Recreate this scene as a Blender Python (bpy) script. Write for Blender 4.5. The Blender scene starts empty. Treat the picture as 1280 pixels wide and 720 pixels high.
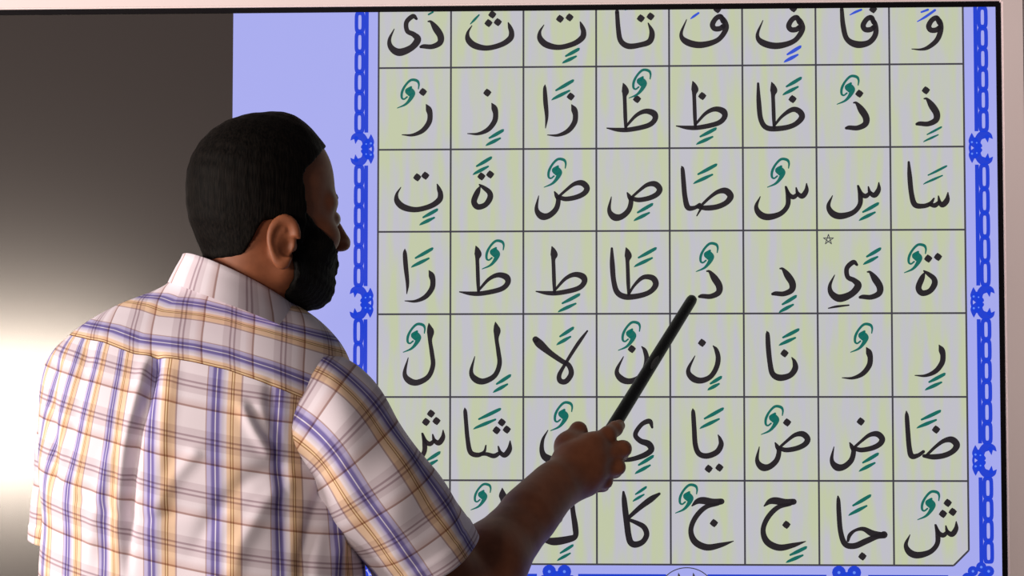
import bpy, bmesh, math, random
import numpy as np
from mathutils import Vector, Matrix
random.seed(4); np.random.seed(4)
S = bpy.context.scene
C = S.collection

# ------------------------------------------------------------------ camera, light, exposure
FOC = 3000.0                                   # focal length in pixels of a 1280 wide frame
ZO = 1.585                                     # height of the chart's centre line above the floor
EYE = np.array([-0.0482936, -3.5180909, -0.2449217 + ZO])
RX, RY, RZ = 0.0630349, -0.0006906, 0.0521105
def _rot(rx, ry, rz):
    cx, sx, cy, sy, cz, sz = math.cos(rx), math.sin(rx), math.cos(ry), math.sin(ry), math.cos(rz), math.sin(rz)
    A = np.array([[1,0,0],[0,cx,-sx],[0,sx,cx]]); B = np.array([[cy,0,sy],[0,1,0],[-sy,0,cy]]); D = np.array([[cz,-sz,0],[sz,cz,0],[0,0,1]])
    return D @ A @ B
RM = _rot(RX, RY, RZ)
def at(px, py, y):
    """point of the place seen at pixel (px, py) on the upright plane at depth y"""
    d = RM @ np.array([(px-640)/FOC, 1.0, (360-py)/FOC])
    t = (y - EYE[1]) / d[1]
    return EYE + t*d
def to_px(P):
    d = (np.asarray(P) - EYE) @ RM
    return 640 + FOC*d[..., 0]/d[..., 1], 360 - FOC*d[..., 2]/d[..., 1]

cam = bpy.data.cameras.new('camera'); co = bpy.data.objects.new('camera', cam); C.objects.link(co)
cam.sensor_width = 36.0; cam.lens = FOC/1280*36.0; cam.clip_start = 0.05
m = Matrix(((RM[0,0], RM[0,2], -RM[0,1]), (RM[1,0], RM[1,2], -RM[1,1]), (RM[2,0], RM[2,2], -RM[2,1]))).to_4x4()
m.translation = Vector(EYE); co.matrix_world = m
S.camera = co

S.view_settings.view_transform = 'Standard'; S.view_settings.look = 'None'
S.view_settings.exposure = 0.0; S.view_settings.gamma = 1.0; S.view_settings.use_curve_mapping = False

W = bpy.data.worlds.new('room_light'); S.world = W; W.use_nodes = True
bg = W.node_tree.nodes['Background']; bg.inputs[0].default_value = (0.95, 0.9, 1.0, 1); bg.inputs[1].default_value = 0.06

def area(name, loc, target, sx, sy, power, col):
    l = bpy.data.lights.new(name, 'AREA'); l.shape = 'RECTANGLE'; l.size = sx; l.size_y = sy; l.energy = power; l.color = col
    o = bpy.data.objects.new(name, l); C.objects.link(o); o.location = loc
    o.rotation_euler = (Vector(target) - Vector(loc)).to_track_quat('-Z', 'Y').to_euler()
    return o
# daylight from the window behind the camera on the left; its blurred mirror image is the glare on the dark screen
area('window_daylight', (-2.28, -4.3, 1.42), (-0.5, -0.3, 1.40), 1.15, 0.40, 66, (1.0, 0.85, 0.71))
# the next window of the same wall, further along to the left: it lights his back and left side
area('side_window_daylight', (-3.30, -2.15, 1.75), (-0.35, -0.5, 1.35), 1.1, 1.1, 122, (1.0, 0.88, 0.80))

# ------------------------------------------------------------------ helpers
def link(name, me, mat=None, parent=None):
    o = bpy.data.objects.new(name, me); C.objects.link(o)
    if mat is not None: me.materials.append(mat)
    if parent is not None: o.parent = parent
    return o
def mesh(name, vs, fs, mat=None, parent=None, smooth=False, uv=None):
    me = bpy.data.meshes.new(name)
    me.from_pydata([tuple(map(float, v)) for v in vs], [], [tuple(int(i) for i in f) for f in fs])
    me.update()
    if smooth: me.polygons.foreach_set('use_smooth', [True]*len(me.polygons))
    if uv is not None:
        l = me.uv_layers.new(name='UVMap')
        idx = np.zeros(len(me.loops), dtype=np.int32); me.loops.foreach_get('vertex_index', idx)
        l.data.foreach_set('uv', np.asarray(uv, dtype=np.float32)[idx].ravel())
    return link(name, me, mat, parent)
def tag(o, label, cat, group=None):
    o['label'] = label; o['category'] = cat
    if group: o['group'] = group
def box(name, x0, x1, y0, y1, z0, z1, mat, parent=None, bev=0.0):
    bm = bmesh.new(); bmesh.ops.create_cube(bm, size=1.0)
    for v in bm.verts:
        v.co = Vector(((x0+x1)/2 + v.co.x*(x1-x0), (y0+y1)/2 + v.co.y*(y1-y0), (z0+z1)/2 + v.co.z*(z1-z0)))
    if bev: bmesh.ops.bevel(bm, geom=bm.edges[:], offset=bev, segments=3, affect='EDGES', profile=0.6)
    me = bpy.data.meshes.new(name); bm.to_mesh(me); bm.free()
    return link(name, me, mat, parent)

def mat(name, col, rough=0.6, emis=None, estr=1.0, spec=0.5):
    M = bpy.data.materials.new(name); M.use_nodes = True
    b = M.node_tree.nodes['Principled BSDF']
    b.inputs['Base Color'].default_value = (*col, 1); b.inputs['Roughness'].default_value = rough
    b.inputs['Specular IOR Level'].default_value = spec
    if emis is not None:
        b.inputs['Emission Color'].default_value = (*emis, 1); b.inputs['Emission Strength'].default_value = estr
    return M
def lin(r, g, b):
    f = lambda c: (c/255/12.92) if c/255 <= 0.04045 else ((c/255+0.055)/1.055)**2.4
    return (f(r), f(g), f(b))
def nodes(M): return M.node_tree.nodes, M.node_tree.links, M.node_tree.nodes['Principled BSDF']
def noise_col(M, c1, c2, scale, detail=3.0, coord='Object', stretch=(1,1,1), target='Base Color', lo=0.35, hi=0.65):
    n, l, b = nodes(M)
    tc = n.new('ShaderNodeTexCoord'); mp = n.new('ShaderNodeMapping'); mp.inputs['Scale'].default_value = stretch
    nz = n.new('ShaderNodeTexNoise'); nz.inputs['Scale'].default_value = scale; nz.inputs['Detail'].default_value = detail
    rp = n.new('ShaderNodeValToRGB')
    rp.color_ramp.elements[0].position = lo; rp.color_ramp.elements[0].color = (*c1, 1)
    rp.color_ramp.elements[1].position = hi; rp.color_ramp.elements[1].color = (*c2, 1)
    l.new(tc.outputs[coord], mp.inputs[0]); l.new(mp.outputs[0], nz.inputs['Vector']); l.new(nz.outputs[0], rp.inputs[0])
    l.new(rp.outputs[0], b.inputs[target])
    return nz
def bump(M, nz, strength, dist):
    n, l, b = nodes(M)
    bp = n.new('ShaderNodeBump'); bp.inputs['Strength'].default_value = strength; bp.inputs['Distance'].default_value = dist
    l.new(nz.outputs[0], bp.inputs['Height']); l.new(bp.outputs[0], b.inputs['Normal'])

# ------------------------------------------------------------------ materials
SCR_R, SCR_S = 0.155, 0.95
m_screen = mat('dark screen glass', (0.022, 0.018, 0.016), SCR_R, (0.024, 0.018, 0.017), 1, SCR_S)
m_page = mat('lit page margin', (0.03, 0.03, 0.03), SCR_R, lin(164, 168, 236), 1, SCR_S)
m_cells = mat('lit page cells', (0.03, 0.03, 0.03), SCR_R, lin(190, 194, 170), 1, SCR_S)
noise_col(m_cells, lin(191, 198, 166), lin(190, 189, 198), 1.0, 2.0, 'Object', (55, 1, 7), 'Emission Color', 0.38, 0.62)
m_ink = mat('letter ink', (0.012, 0.011, 0.012), SCR_R, lin(34, 30, 34), 1, SCR_S)
m_line = mat('grid line ink', (0.015, 0.015, 0.018), SCR_R, lin(62, 60, 68), 1, SCR_S)
m_green = mat('green mark ink', (0.01, 0.02, 0.02), SCR_R, lin(14, 100, 90), 1, SCR_S)
m_bluemark = mat('blue mark ink', (0.01, 0.01, 0.03), SCR_R, lin(52, 82, 205), 1, SCR_S)
m_blue = mat('blue border ink', (0.01, 0.01, 0.03), SCR_R, lin(28, 62, 205), 1, SCR_S)
m_dotblue = mat('pale blue ornament', (0.01, 0.01, 0.03), SCR_R, lin(100, 140, 245), 1, SCR_S)
m_gap = mat('black inner bezel', (0.004, 0.003, 0.005), 0.6, spec=0.1)
m_bezel = mat('silver pink bezel', (0.93, 0.80, 0.82), 0.5)
m_rim = mat('dark outer rim', (0.10, 0.06, 0.06), 0.6)
m_wall = mat('wall paint', (0.30, 0.26, 0.25), 0.9); noise_col(m_wall, (0.28, 0.245, 0.235), (0.32, 0.28, 0.27), 9)
m_floor = mat('floor carpet', (0.12, 0.11, 0.11), 0.95); bump(m_floor, noise_col(m_floor, (0.09, 0.085, 0.085), (0.15, 0.14, 0.135), 120), 0.3, 0.003)

# ------------------------------------------------------------------ room
f = box('floor', -4.0, 2.2, -5.2, 0.25, -0.06, 0.0, m_floor); f['kind'] = 'structure'
w = box('wall_back', -4.0, 2.2, 0.13, 0.25, 0.0, 2.8, m_wall); w['kind'] = 'structure'

# ------------------------------------------------------------------ the display and its page
disp = bpy.data.objects.new('interactive_display', None); C.objects.link(disp); disp.location = (0, 0, 0)
tag(disp, 'wide wall screen with pale bezel showing a blue bordered chart of Arabic letters', 'screen')
SL_, SR_, ST_, SB_ = -1.42, 0.4775, ZO + 0.3885, ZO - 0.68
box('screen_panel', SL_-0.01, SR_+0.01, 0.0, 0.05, SB_-0.01, ST_+0.01, m_screen, disp)
def ring_frame(name, x0, x1, z0, z1, w, y0, y1, m_, bev, ends=None):
    bm = bmesh.new()
    o_ = [(x0-w, z0-w), (x1+w, z0-w), (x1+w, z1+w), (x0-w, z1+w)]; i_ = [(x0, z0), (x1, z0), (x1, z1), (x0, z1)]
    V = [[bm.verts.new((x, y, z)) for (x, z) in L] for y in (y0, y1) for L in (o_, i_)]
    for k in range(4):
        j = (k+1) % 4
        bm.faces.new((V[0][k], V[0][j], V[1][j], V[1][k])); bm.faces.new((V[2][j], V[2][k], V[3][k], V[3][j]))
        bm.faces.new((V[0][j], V[0][k], V[2][k], V[2][j])); bm.faces.new((V[1][k], V[1][j], V[3][j], V[3][k]))
    bmesh.ops.recalc_face_normals(bm, faces=bm.faces[:])
    if bev: bmesh.ops.bevel(bm, geom=bm.edges[:], offset=bev, segments=2, affect='EDGES')
    me = bpy.data.meshes.new(name); bm.to_mesh(me); bm.free()
    return link(name, me, m_, disp)
ring_frame('inner_bezel', SL_, SR_, SB_, ST_, 0.0075, -0.004, 0.05, m_gap, 0)
ring_frame('frame', SL_-0.0075, SR_+0.0075, SB_-0.0075, ST_+0.0075, 0.0325, -0.010, 0.06, m_bezel, 0.002)
ring_frame('outer_rim', SL_-0.040, SR_+0.040, SB_-0.040, ST_+0.040, 0.006, 0.0, 0.07, m_rim, 0)
for x0 in (-1.2, 0.0): box('wall_bracket', x0, x0+0.3, 0.05, 0.131, ZO-0.5, ZO+0.2, m_gap, disp)

CW, CH = 0.1075, 0.1218411
def gx(c): return (c-4)*CW
def gz(r): return ZO + (3.5-r)*CH
def flat(name, polys, mt, y, parent):
    """faces printed on the screen plane; polys = list of [(x, z), ...]"""
    vs, fs = [], []
    for p in polys:
        k = len(vs); vs += [(x, y, z) for x, z in p]; fs.append(tuple(range(k, k+len(p))))
    me_ = bpy.data.meshes.new(name); me_.from_pydata(vs, [], fs)
    bm_ = bmesh.new(); bm_.from_mesh(me_)
    for fc in bm_.faces:
        fc.normal_update()
        if fc.normal.y > 0: fc.normal_flip()
    bm_.to_mesh(me_); bm_.free(); me_.update()
    return link(name, me_, mt, parent)
PL = at(290.3, 200, 0)[0]
page = flat('chart_page', [[(PL, SB_), (SR_, SB_), (SR_, ST_), (PL, ST_)]], m_page, -0.0004, disp)
cc = 0.022
flat('cell_field', [[(gx(0), ST_), (gx(8), ST_), (gx(8), gz(7)+cc), (gx(8)-cc, gz(7)), (gx(0)+cc, gz(7)), (gx(0), gz(7)+cc)]], m_cells, -0.0008, page)
def seg(x0, z0, x1, z1, w):
    dx, dz = x1-x0, z1-z0; L = math.hypot(dx, dz) or 1e-9; nx, nz = -dz/L*w/2, dx/L*w/2
    return [(x0+nx, z0+nz), (x0-nx, z0-nz), (x1-nx, z1-nz), (x1+nx, z1+nz)]
LW = 0.0027
g = [seg(gx(c), ST_, gx(c), gz(7) + (cc if c in (0, 8) else 0), LW) for c in range(9)]
g += [seg(gx(0) + (cc if r == 7 else 0), gz(r), gx(8) - (cc if r == 7 else 0), gz(r), LW) for r in range(1, 8)]
g += [seg(gx(8), gz(7)+cc, gx(8)-cc, gz(7), LW), seg(gx(0), gz(7)+cc, gx(0)+cc, gz(7), LW)]
flat('grid_lines', g, m_line, -0.0012, page)

# ---- strokes written with a broad pen: centre line points (x, z, width)
def spline(pts, n=7):
    P = np.array(pts, float)
    if len(P) == 2: P = np.array([P[0]*(1-t)+P[1]*t for t in np.linspace(0, 1, 5)])
    Q = np.vstack([2*P[0]-P[1], P, 2*P[-1]-P[-2]]); out = []
    for i in range(1, len(Q)-2):
        for t in np.linspace(0, 1, n, endpoint=False):
            a, b, c, d = Q[i-1], Q[i], Q[i+1], Q[i+2]
            out.append(0.5*((2*b)+(c-a)*t+(2*a-5*b+4*c-d)*t*t+(3*b-a-3*c+d)*t**3))
    out.append(Q[-2]); return np.array(out)
def ribbon(pts, round_ends=True):
    P = spline(pts); T = np.gradient(P[:, :2], axis=0); T /= np.linalg.norm(T, axis=1)[:, None]+1e-12
    N = np.stack([-T[:, 1], T[:, 0]], 1); wv = np.maximum(P[:, 2], 0.0003)/2
    L = P[:, :2]+N*wv[:, None]; R = P[:, :2]-N*wv[:, None]
    polys = [[tuple(L[i]), tuple(R[i]), tuple(R[i+1]), tuple(L[i+1])] for i in range(len(P)-1)]
    if round_ends:
        for e in (0, len(P)-1):
            polys.append([(P[e, 0]+wv[e]*math.cos(a), P[e, 1]+wv[e]*math.sin(a)) for a in np.linspace(0, 2*math.pi, 10, endpoint=False)])
    return polys
SC1, SC2 = 1280/380, 1280/290
def conv(org, sc, p):
    P = at(org[0]+p[0]/sc, org[1]+p[1]/sc, 0); return (P[0], P[2])
PXM = 857.0
def glyph(org, sc, strokes, dots=(), dsz=26, bold=1.27):
    polys = []
    for s in strokes: polys += ribbon([(*conv(org, sc, p), p[2]*bold/sc/PXM) for p in s])
    for d in dots:
        x, z = conv(org, sc, d); r = dsz/sc/PXM*0.62
        polys.append([(x+r*math.cos(a+0.12)*(1.0 if k % 2 else 0.80), z+r*math.sin(a+0.12)*(1.0 if k % 2 else 0.80)) for k, a in enumerate(np.linspace(0, 2*math.pi, 8, endpoint=False)+math.pi/4)])
    return polys
def slash(x0, y0, x1, y1, w=11.5):
    dx, dy = x1-x0, y1-y0
    A = [(x0+.20*dx, y0+.50*dy, w*.55), (x0+.55*dx, y0+.28*dy, w), (x1-.06*dx, y0+.02*dy, w*.85), (x1, y0, 2.5)]
    B = [(x0, y1, 2.5), (x0+.12*dx, y1-.09*dy, w*.7), (x0+.45*dx, y1-.28*dy, w), (x1-.20*dx, y0+.52*dy, w*.55)]
    return [A, B]
def damm(cx, cy, k=0.935):
    s1 = [(45,-20,4), (47,-42,7), (38,-57,10), (12,-60,9), (-12,-38,8), (-28,-8,9), (-30,18,8), (-20,26,6), (-6,16,6)]
    s2 = [(12,-28,8), (-4,-12,18), (8,-6,30), (18,2,20), (8,26,13), (-14,50,8), (-50,66,3)]
    return [[(cx+x*k, cy+y*k, w_*k) for x, y, w_ in s] for s in (s1, s2)]
def mv(strokes, dx, dy): return [[(x+dx, y+dy, w_) for x, y, w_ in s] for s in strokes]

dal = [[(488,508,5),(500,510,10),(520,537,23),(540,570,23),(537,598,20),(505,614,17),(470,613,15),(457,615,10)]]
raa = [[(488,436,4),(498,455,20),(504,480,18),(499,512,18),(472,546,16),(430,564,10),(386,563,3)]]
teh = [[(258,153,4),(265,172,14),(272,195,18),(266,220,20),(230,245,18),(170,260,18),(118,250,22),(90,225,20),(88,195,10),(105,166,3)]]
tah_loop = [[(432,600,8),(475,553,12),(515,535,17),(550,545,22),(554,570,18),(525,595,17),(450,612,16),(400,613,14),(352,606,4)]]
tah_stem = [[(421,414,4),(426,428,16),(430,448,24),(427,468,14),(428,500,13),(430,560,13),(432,606,10)]]
sad_head = [[(762,212,9),(800,178,10),(835,152,14),(868,148,20),(888,168,20),(878,190,18),(845,207,17),(800,215,16),(770,208,14)]]
sad_bowl = [[(752,185,5),(760,200,14),(768,220,16),(758,258,18),(728,285,20),(697,287,24),(676,258,14),(685,202,3)]]
sad = sad_head + sad_bowl
sin_teeth = [[(600,150,4),(599,180,16),(582,203,18),(563,192,13),(556,168,5)], [(564,192,11),(545,207,16),(526,196,14),(514,163,5)]]
sin_bowl = [[(511,163,5),(522,205,16),(519,245,16),(490,277,17),(440,291,22),(405,280,22),(388,248,14),(405,205,3)]]
seen = sin_teeth + sin_bowl
fa_loop = [[(249,92,16),(238,71,18),(218,79,17),(204,104,18),(213,121,18),(235,121,18),(250,110,16)]]
fa_tail = [[(240,66,8),(257,92,16),(260,125,18),(225,170,17),(155,190,22),(95,177,22),(72,145,12),(95,83,3)]]
ha = [[(440,160,4),(428,185,18),(413,225,20),(428,248,20),(460,240,18),(480,212,20),(478,188,18),(455,168,14),(436,155,6)]]
jim = [[(118,142,5),(140,124,18),(165,120,24),(205,127,24),(242,124,20)], [(228,135,10),(175,148,16),(132,192,17),(113,245,17),(130,293,22),(180,317,22),(240,307,16),(292,291,3)]]
yaa = [[(812,492,9),(797,481,16),(770,506,16),(773,543,16),(800,558,18),(817,580,24),(790,614,22),(740,633,26),(706,614,20),(698,580,12),(718,535,3)]]
noon = [[(207,143,4),(220,160,14),(228,195,17),(220,235,17),(195,273,17),(155,289,20),(120,278,22),(102,245,14),(130,185,3)]]
lam = [[(223,48,3),(226,65,16),(230,85,24),(228,120,14),(236,175,15),(240,225,16),(220,273,17),(175,297,20),(140,289,22),(121,258,14),(136,193,3)]]
A, B, D_, E_, F_, H_ = (470,0), (830,0), (830,185), (470,390), (830,390), (830,590)
C3, G_ = (470,185), (560,590)
def alif(x, y): return [[(x,y,4),(x+2,y+10,14),(x+6,y+60,16),(x+10,y+120,16)]]
LET = [
 # (origin, scale, strokes, dots, vowel strokes, colour)
 (A, SC1, mv(dal,-268,-417) + mv(yaa,-641,-412), (), [[(222,62,6),(240,52,6)]], 'g'),
 (A, SC1, mv(teh,299,-57), [(474,98),(513,94),(490,62)], [[(398,102,3),(415,84,8),(434,64,5)]], 'g'),
 (A, SC1, mv(teh,602,-60), [(775,80),(815,74)], slash(785,207,857,267), 'g'),
 (A, SC1, [[(1015,50,14),(1020,120,16),(1030,172,18),(1062,195,20),(1112,190,18),(1152,175,20),(1162,138,18),(1146,98,4)]], [(1115,78),(1156,70)], [[(1050,40,8),(1090,20,8)]], 'g'),
 (B, SC1, fa_loop + fa_tail, [(225,40)], [[(112,80,3),(125,70,8),(145,56,7)]], 'b'),
 (B, SC1, mv(fa_loop+fa_tail,321,4), [(545,36)], slash(505,197,577,263), 'b'),
 (B, SC1, [[(748,40,13),(754,110,17),(770,165,18),(812,188,24),(862,180,19),(890,145,18),(888,100,16),(868,70,8)], *mv(fa_loop,634,4)], [(880,40)], [[(782,64,3),(805,52,8),(830,42,7)]], 'b'),
 (B, SC1, mv(fa_loop,910,6) + [[(1148,70,8),(1163,95,16),(1164,130,18),(1148,170,17),(1112,200,14),(1080,209,8),(1043,207,3)]], (), [[(1066,92,3),(1100,72,8),(1140,44,8)],[(1083,52,6),(1110,42,8)]], 'b'),
 (A, SC1, mv(raa,-276,5), [(198,388)], damm(137,394), 'g'),
 (A, SC1, raa, [(469,391)], slash(463,549,538,614), 'g'),
 (A, SC1, mv(raa,336,6) + [[(712,358,3),(711,375,12),(714,430,16),(719,490,12),(714,540,3)]], [(820,407)], slash(740,340,833,422), 'g'),
 (A, SC1, mv(tah_stem,620,-62) + mv(tah_loop,620,-66), [(1099,418)], damm(1112,352), 'g'),
 (B, SC1, mv(tah_stem,-300,-70) + mv(tah_loop,-300,-75), [(161,405)], slash(136,542,221,609), 'g'),
 (B, SC1, [[(396,352,8),(399,430,16),(408,505,17),(436,540,18),(500,540,18),(550,525,17),(580,495,20),(570,470,20),(540,462,17),(497,490,11),(462,532,8)], *mv(tah_stem,32,-66)], [(541,418)], slash(500,329,579,401), 'g'),
 (B, SC1, mv(dal,310,-75), [(822,395)], damm(775,378), 'g'),
 (B, SC1, mv(dal,607,-92), [(1102,381)], slash(1092,536,1169,598,7.5), 'g'),
 (C3, SC1, teh, [(174,124),(208,117)], slash(184,260,261,325), 'g'),
 (C3, SC1, ha, [(444,120),(481,112)], slash(409,41,488,113), 'g'),
 (C3, SC1, sad, (), damm(755,104), 'g'),
 (C3, SC1, mv(sad,306,4), (), slash(1086,237,1166,307), 'g'),
 (D_, SC1, [[(74,78,4),(78,90,13),(82,140,16),(88,205,17),(100,250,19),(128,252,14),(150,238,11)], *mv([[(762,212,9),(800,176,11),(835,152,15),(868,148,22),(888,170,22),(872,196,18),(835,214,18),(790,220,18),(750,216,12)]],-608,33), [(160,248,10),(138,286,4)]], (), slash(124,71,223,151), 'g'),
 (D_, SC1, seen, (), damm(482,104), 'g'),
 (D_, SC1, mv(seen,304,-4), (), slash(821,234,904,306), 'g'),
 (D_, SC1, [[(1030,60,8),(1034,120,16),(1041,190,17),(1055,238,19),(1090,245,16),(1120,235,14),(1136,213,6)], [(1195,188,4),(1191,220,18),(1172,240,18),(1160,228,13),(1155,203,5)], [(1158,228,12),(1140,242,16),(1118,238,12)]], (), slash(1092,77,1191,153,8), 'g'),
 (C3, SC1, [[(122,426,3),(122,445,14),(126,500,16),(133,570,12),(130,614,3)], *mv(raa,-264,81)], (), slash(149,424,241,503), 'g'),
 (C3, SC1, tah_stem + tah_loop, (), damm(494,448), 'g'),
 (C3, SC1, mv(tah_stem,320,2) + mv(tah_loop,322,-2), (), slash(767,617,859,691), 'g'),
 (C3, SC1, [[(993,423,8),(995,490,17),(1001,560,17),(1016,608,19),(1052,627,20),(1110,622,18),(1155,605,17),(1178,575,20),(1165,548,20),(1125,545,15),(1088,578,10),(1062,620,8)], *mv(tah_stem,632,7)], (), slash(1087,423,1181,501), 'g'),
 (D_, SC1, mv(dal,-308,11), (), damm(182,459), 'g'),
 (D_, SC1, dal, (), slash(484,624,558,693), 'g'),
 (D_, SC1, yaa + mv(dal,368,14) + [[(692,675,4),(725,668,8),(778,662,5)]], (), slash(839,424,913,491), 'g'),
 (D_, SC1, mv(ha,658,363), [(1112,466),(1153,459)], damm(1058,464), 'g'),
 (E_, SC1, lam, (), damm(162,108), 'g'),
 (E_, SC1, mv(lam,280,-5)[0:1], (), slash(494,267,568,339), 'g'),
 (E_, SC1, [[(672,116,22),(690,135,28),(730,170,20),(780,205,17),(812,225,17),(822,260,18),(800,292,18),(776,290,18),(772,265,15),(795,222,11),(830,165,12),(860,120,12),(890,80,6)]], (), slash(761,67,833,139), 'g'),
 (E_, SC1, mv(noon,912,3), [(1077,156)], damm(1067,100), 'g'),
 (F_, SC1, noon, [(160,130)], slash(184,274,243,329), 'g'),
 (F_, SC1, [[(433,82,4),(436,95,14),(439,150,17),(446,215,17),(457,260,19),(487,277,22),(530,267,19),(552,238,20),(549,210,14),(538,192,4)]], [(507,174)], slash(484,74,569,141), 'g'),
 (F_, SC1, mv(raa,364,-286), (), damm(832,108), 'g'),
 (F_, SC1, mv(raa,670,-296), (), slash(1099,261,1184,329), 'g'),
 (E_, SC1, mv(seen,-317,348), [(232,428),(211,463),(255,459)], slash(204,591,271,656), 'g'),
 (E_, SC1, [[(374,404,3),(376,420,13),(380,470,14),(386,535,15),(398,590,17),(430,602,16),(456,588,10),(463,562,5)], [(565,543,4),(562,578,18),(543,602,18),(524,592,13),(515,566,5)], [(523,592,12),(497,606,16),(465,598,13),(440,600,10)]], [(530,465),(508,498),(551,495)], slash(411,409,526,493), 'g'),
 (E_, SC1, [[(840,520,10),(845,545,17),(858,560,20),(850,600,20),(790,630,24),(725,618,26),(700,590,18),(702,540,11),(724,498,3)]], (), damm(782,438), 'g'),
 (E_, SC1, [[(1163,486,8),(1152,460,17),(1118,474,15),(1092,515,16),(1112,542,18),(1148,556,22),(1158,582,20),(1122,606,18),(1060,622,15),(1010,612,18),(985,572,10)]], (), slash(1091,607,1169,681), 'g'),
 (F_, SC1, [[(121,408,4),(123,425,14),(127,490,16),(132,560,17),(148,597,18),(182,606,19),(222,590,19),(240,560,18),(236,535,12),(228,518,4)]], [(188,660),(233,655)], slash(151,407,251,491), 'g'),
 (F_, SC1, mv(sad,-284,366), [(518,465)], damm(456,454), 'g'),
 (F_, SC1, mv(sad,30,366), [(828,461)], slash(821,597,903,671), 'g'),
 (F_, SC1, [[(1020,418,4),(1022,440,14),(1026,500,16),(1032,570,17),(1042,606,19),(1068,604,14),(1092,588,11)], *mv([[(762,212,9),(800,176,11),(835,152,15),(868,148,22),(888,170,22),(872,196,18),(835,214,18),(790,220,18),(750,216,12)]],344,390)], [(1145,495)], slash(1064,417,1165,489), 'g'),
 (G_, SC2, [[(300,90,5),(301,118,28),(303,135,34),(304,165,20),(312,250,22),(322,330,22),(290,365,26),(200,375,28),(150,350,14)]], (), damm(183,135,1.12), 'g'),
 (G_, SC2, [[(676,90,8),(680,130,20),(690,220,22),(702,300,26),(703,352,24),(668,370,30),(585,383,34),(522,372,18)], [(600,224,8),(618,226,18),(626,244,16),(612,272,18),(566,292,12)]], (), slash(603,404,692,489,13), 'g'),
 (G_, SC2, [[(968,110,10),(972,150,22),(978,210,26),(988,290,27),(995,345,27),(1008,388,28),(1036,400,28),(1075,384,24),(1096,345,24),(1082,305,24),(1045,282,20),(996,262,14)], [(998,250,16),(1060,195,22),(1120,150,26),(1166,120,12)]], (), slash(1020,83,1096,162,12), 'g'),
 (H_, SC1, jim, [(210,215)], damm(95,111), 'g'),
 (H_, SC1, mv(jim,304,1), [(515,222)], slash(514,317,601,381), 'g'),
 (H_, SC1, [[(732,102,5),(734,120,13),(736,170,16),(743,250,17),(762,303,19),(802,311,20),(850,291,20),(895,272,18),(926,264,24)], [(922,264,16),(880,260,22),(840,240,15),(806,245,10),(782,265,13),(774,290,9)]], [(835,355)], slash(777,99,871,183), 'g'),
 (H_, SC1, mv(seen,630,59), [(1194,130),(1174,176),(1215,168)], damm(1114,139), 'g'),
]
for (org, sc, st, dots, vw, col) in LET:
    flat('letter', glyph(org, sc, st, dots, 29*sc/SC1), m_ink, -0.0016, page)
    flat('vowel_mark', glyph(org, sc, vw, bold=1.32), m_green if col == 'g' else m_bluemark, -0.0020, page)

star = [(692+22*math.sin(a), 386-22*math.cos(a)) for a in (0, 4*math.pi/5, 8*math.pi/5, 12*math.pi/5, 16*math.pi/5, 4*math.pi)]
flat('star_mark', sum([ribbon([(*conv(D_, SC1, a), 0.0012), (*conv(D_, SC1, b), 0.0012)]) for a, b in zip(star, star[1:])], []), m_line, -0.0016, page)

# ---- blue border of chain links and knots, both sides and the foot of the page
def rr_ring(cx, cz, hw, hh, t):
    pts = []
    for a in np.linspace(0, 2*math.pi, 24, endpoint=False):
        c, s = math.cos(a), math.sin(a); e = 0.45
        pts.append((cx+hw*math.copysign(abs(c)**e, c), cz+hh*math.copysign(abs(s)**e, s)))
    inn = [(cx+(x-cx)*(hw-t)/hw, cz+(z-cz)*(hh-t)/hh) for x, z in pts]
    return [[pts[i], pts[(i+1) % 24], inn[(i+1) % 24], inn[i]] for i in range(24)]
def xs(sgn, v): return sgn*v
def chain(sgn, z0, z1, polys):
    L = abs(z0-z1); n = max(1, round(L/0.0325)); st = L/n; zt = max(z0, z1)
    for k in range(n):
        polys += rr_ring(sgn*0.4478, zt-(k+.5)*st, 0.0078, st*0.54, 0.0054)
    polys.append(seg(sgn*0.4374, z0, sgn*0.4374, z1, 0.0056))
def knot(sgn, z, polys, pale):
    for s2 in (1, -1):
        polys += ribbon([(sgn*0.4605, z+s2*0.0135, 0.001), (sgn*0.4555, z+s2*0.0185, 0.008), (sgn*0.447, z+s2*0.0195, 0.012), (sgn*0.4405, z+s2*0.0145, 0.010), (sgn*0.4385, z+s2*0.005, 0.0085), (sgn*0.4395, z, 0.0085)])
        polys += ribbon([(sgn*0.4525, z+s2*0.016, 0.007), (sgn*0.4535, z+s2*0.0085, 0.001)])
        polys += ribbon([(sgn*0.4395, z, 0.006), (sgn*0.4345, z+s2*0.0045, 0.0085), (sgn*0.4310, z+s2*0.010, 0.0105), (sgn*0.4305, z+s2*0.0165, 0.006), (sgn*0.4305, z+s2*0.0215, 0.001)])
        polys += ribbon([(sgn*0.4425, z+s2*0.003, 0.006), (sgn*0.435, z+s2*0.012, 0.0075)])
        pale += [[(sgn*0.4305+0.0016*math.cos(a), z+s2*0.0085+0.0016*math.sin(a)) for a in np.linspace(0, 6.28, 8, endpoint=False)]]
        pale += [[(sgn*0.4375+0.0012*math.cos(a), z+s2*0.0075+0.0012*math.sin(a)) for a in np.linspace(0, 6.28, 8, endpoint=False)]]
    polys += ribbon([(sgn*0.4295, z+0.010, 0.0035), (sgn*0.4275, z, 0.0035), (sgn*0.4295, z-0.010, 0.0035)])
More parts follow.
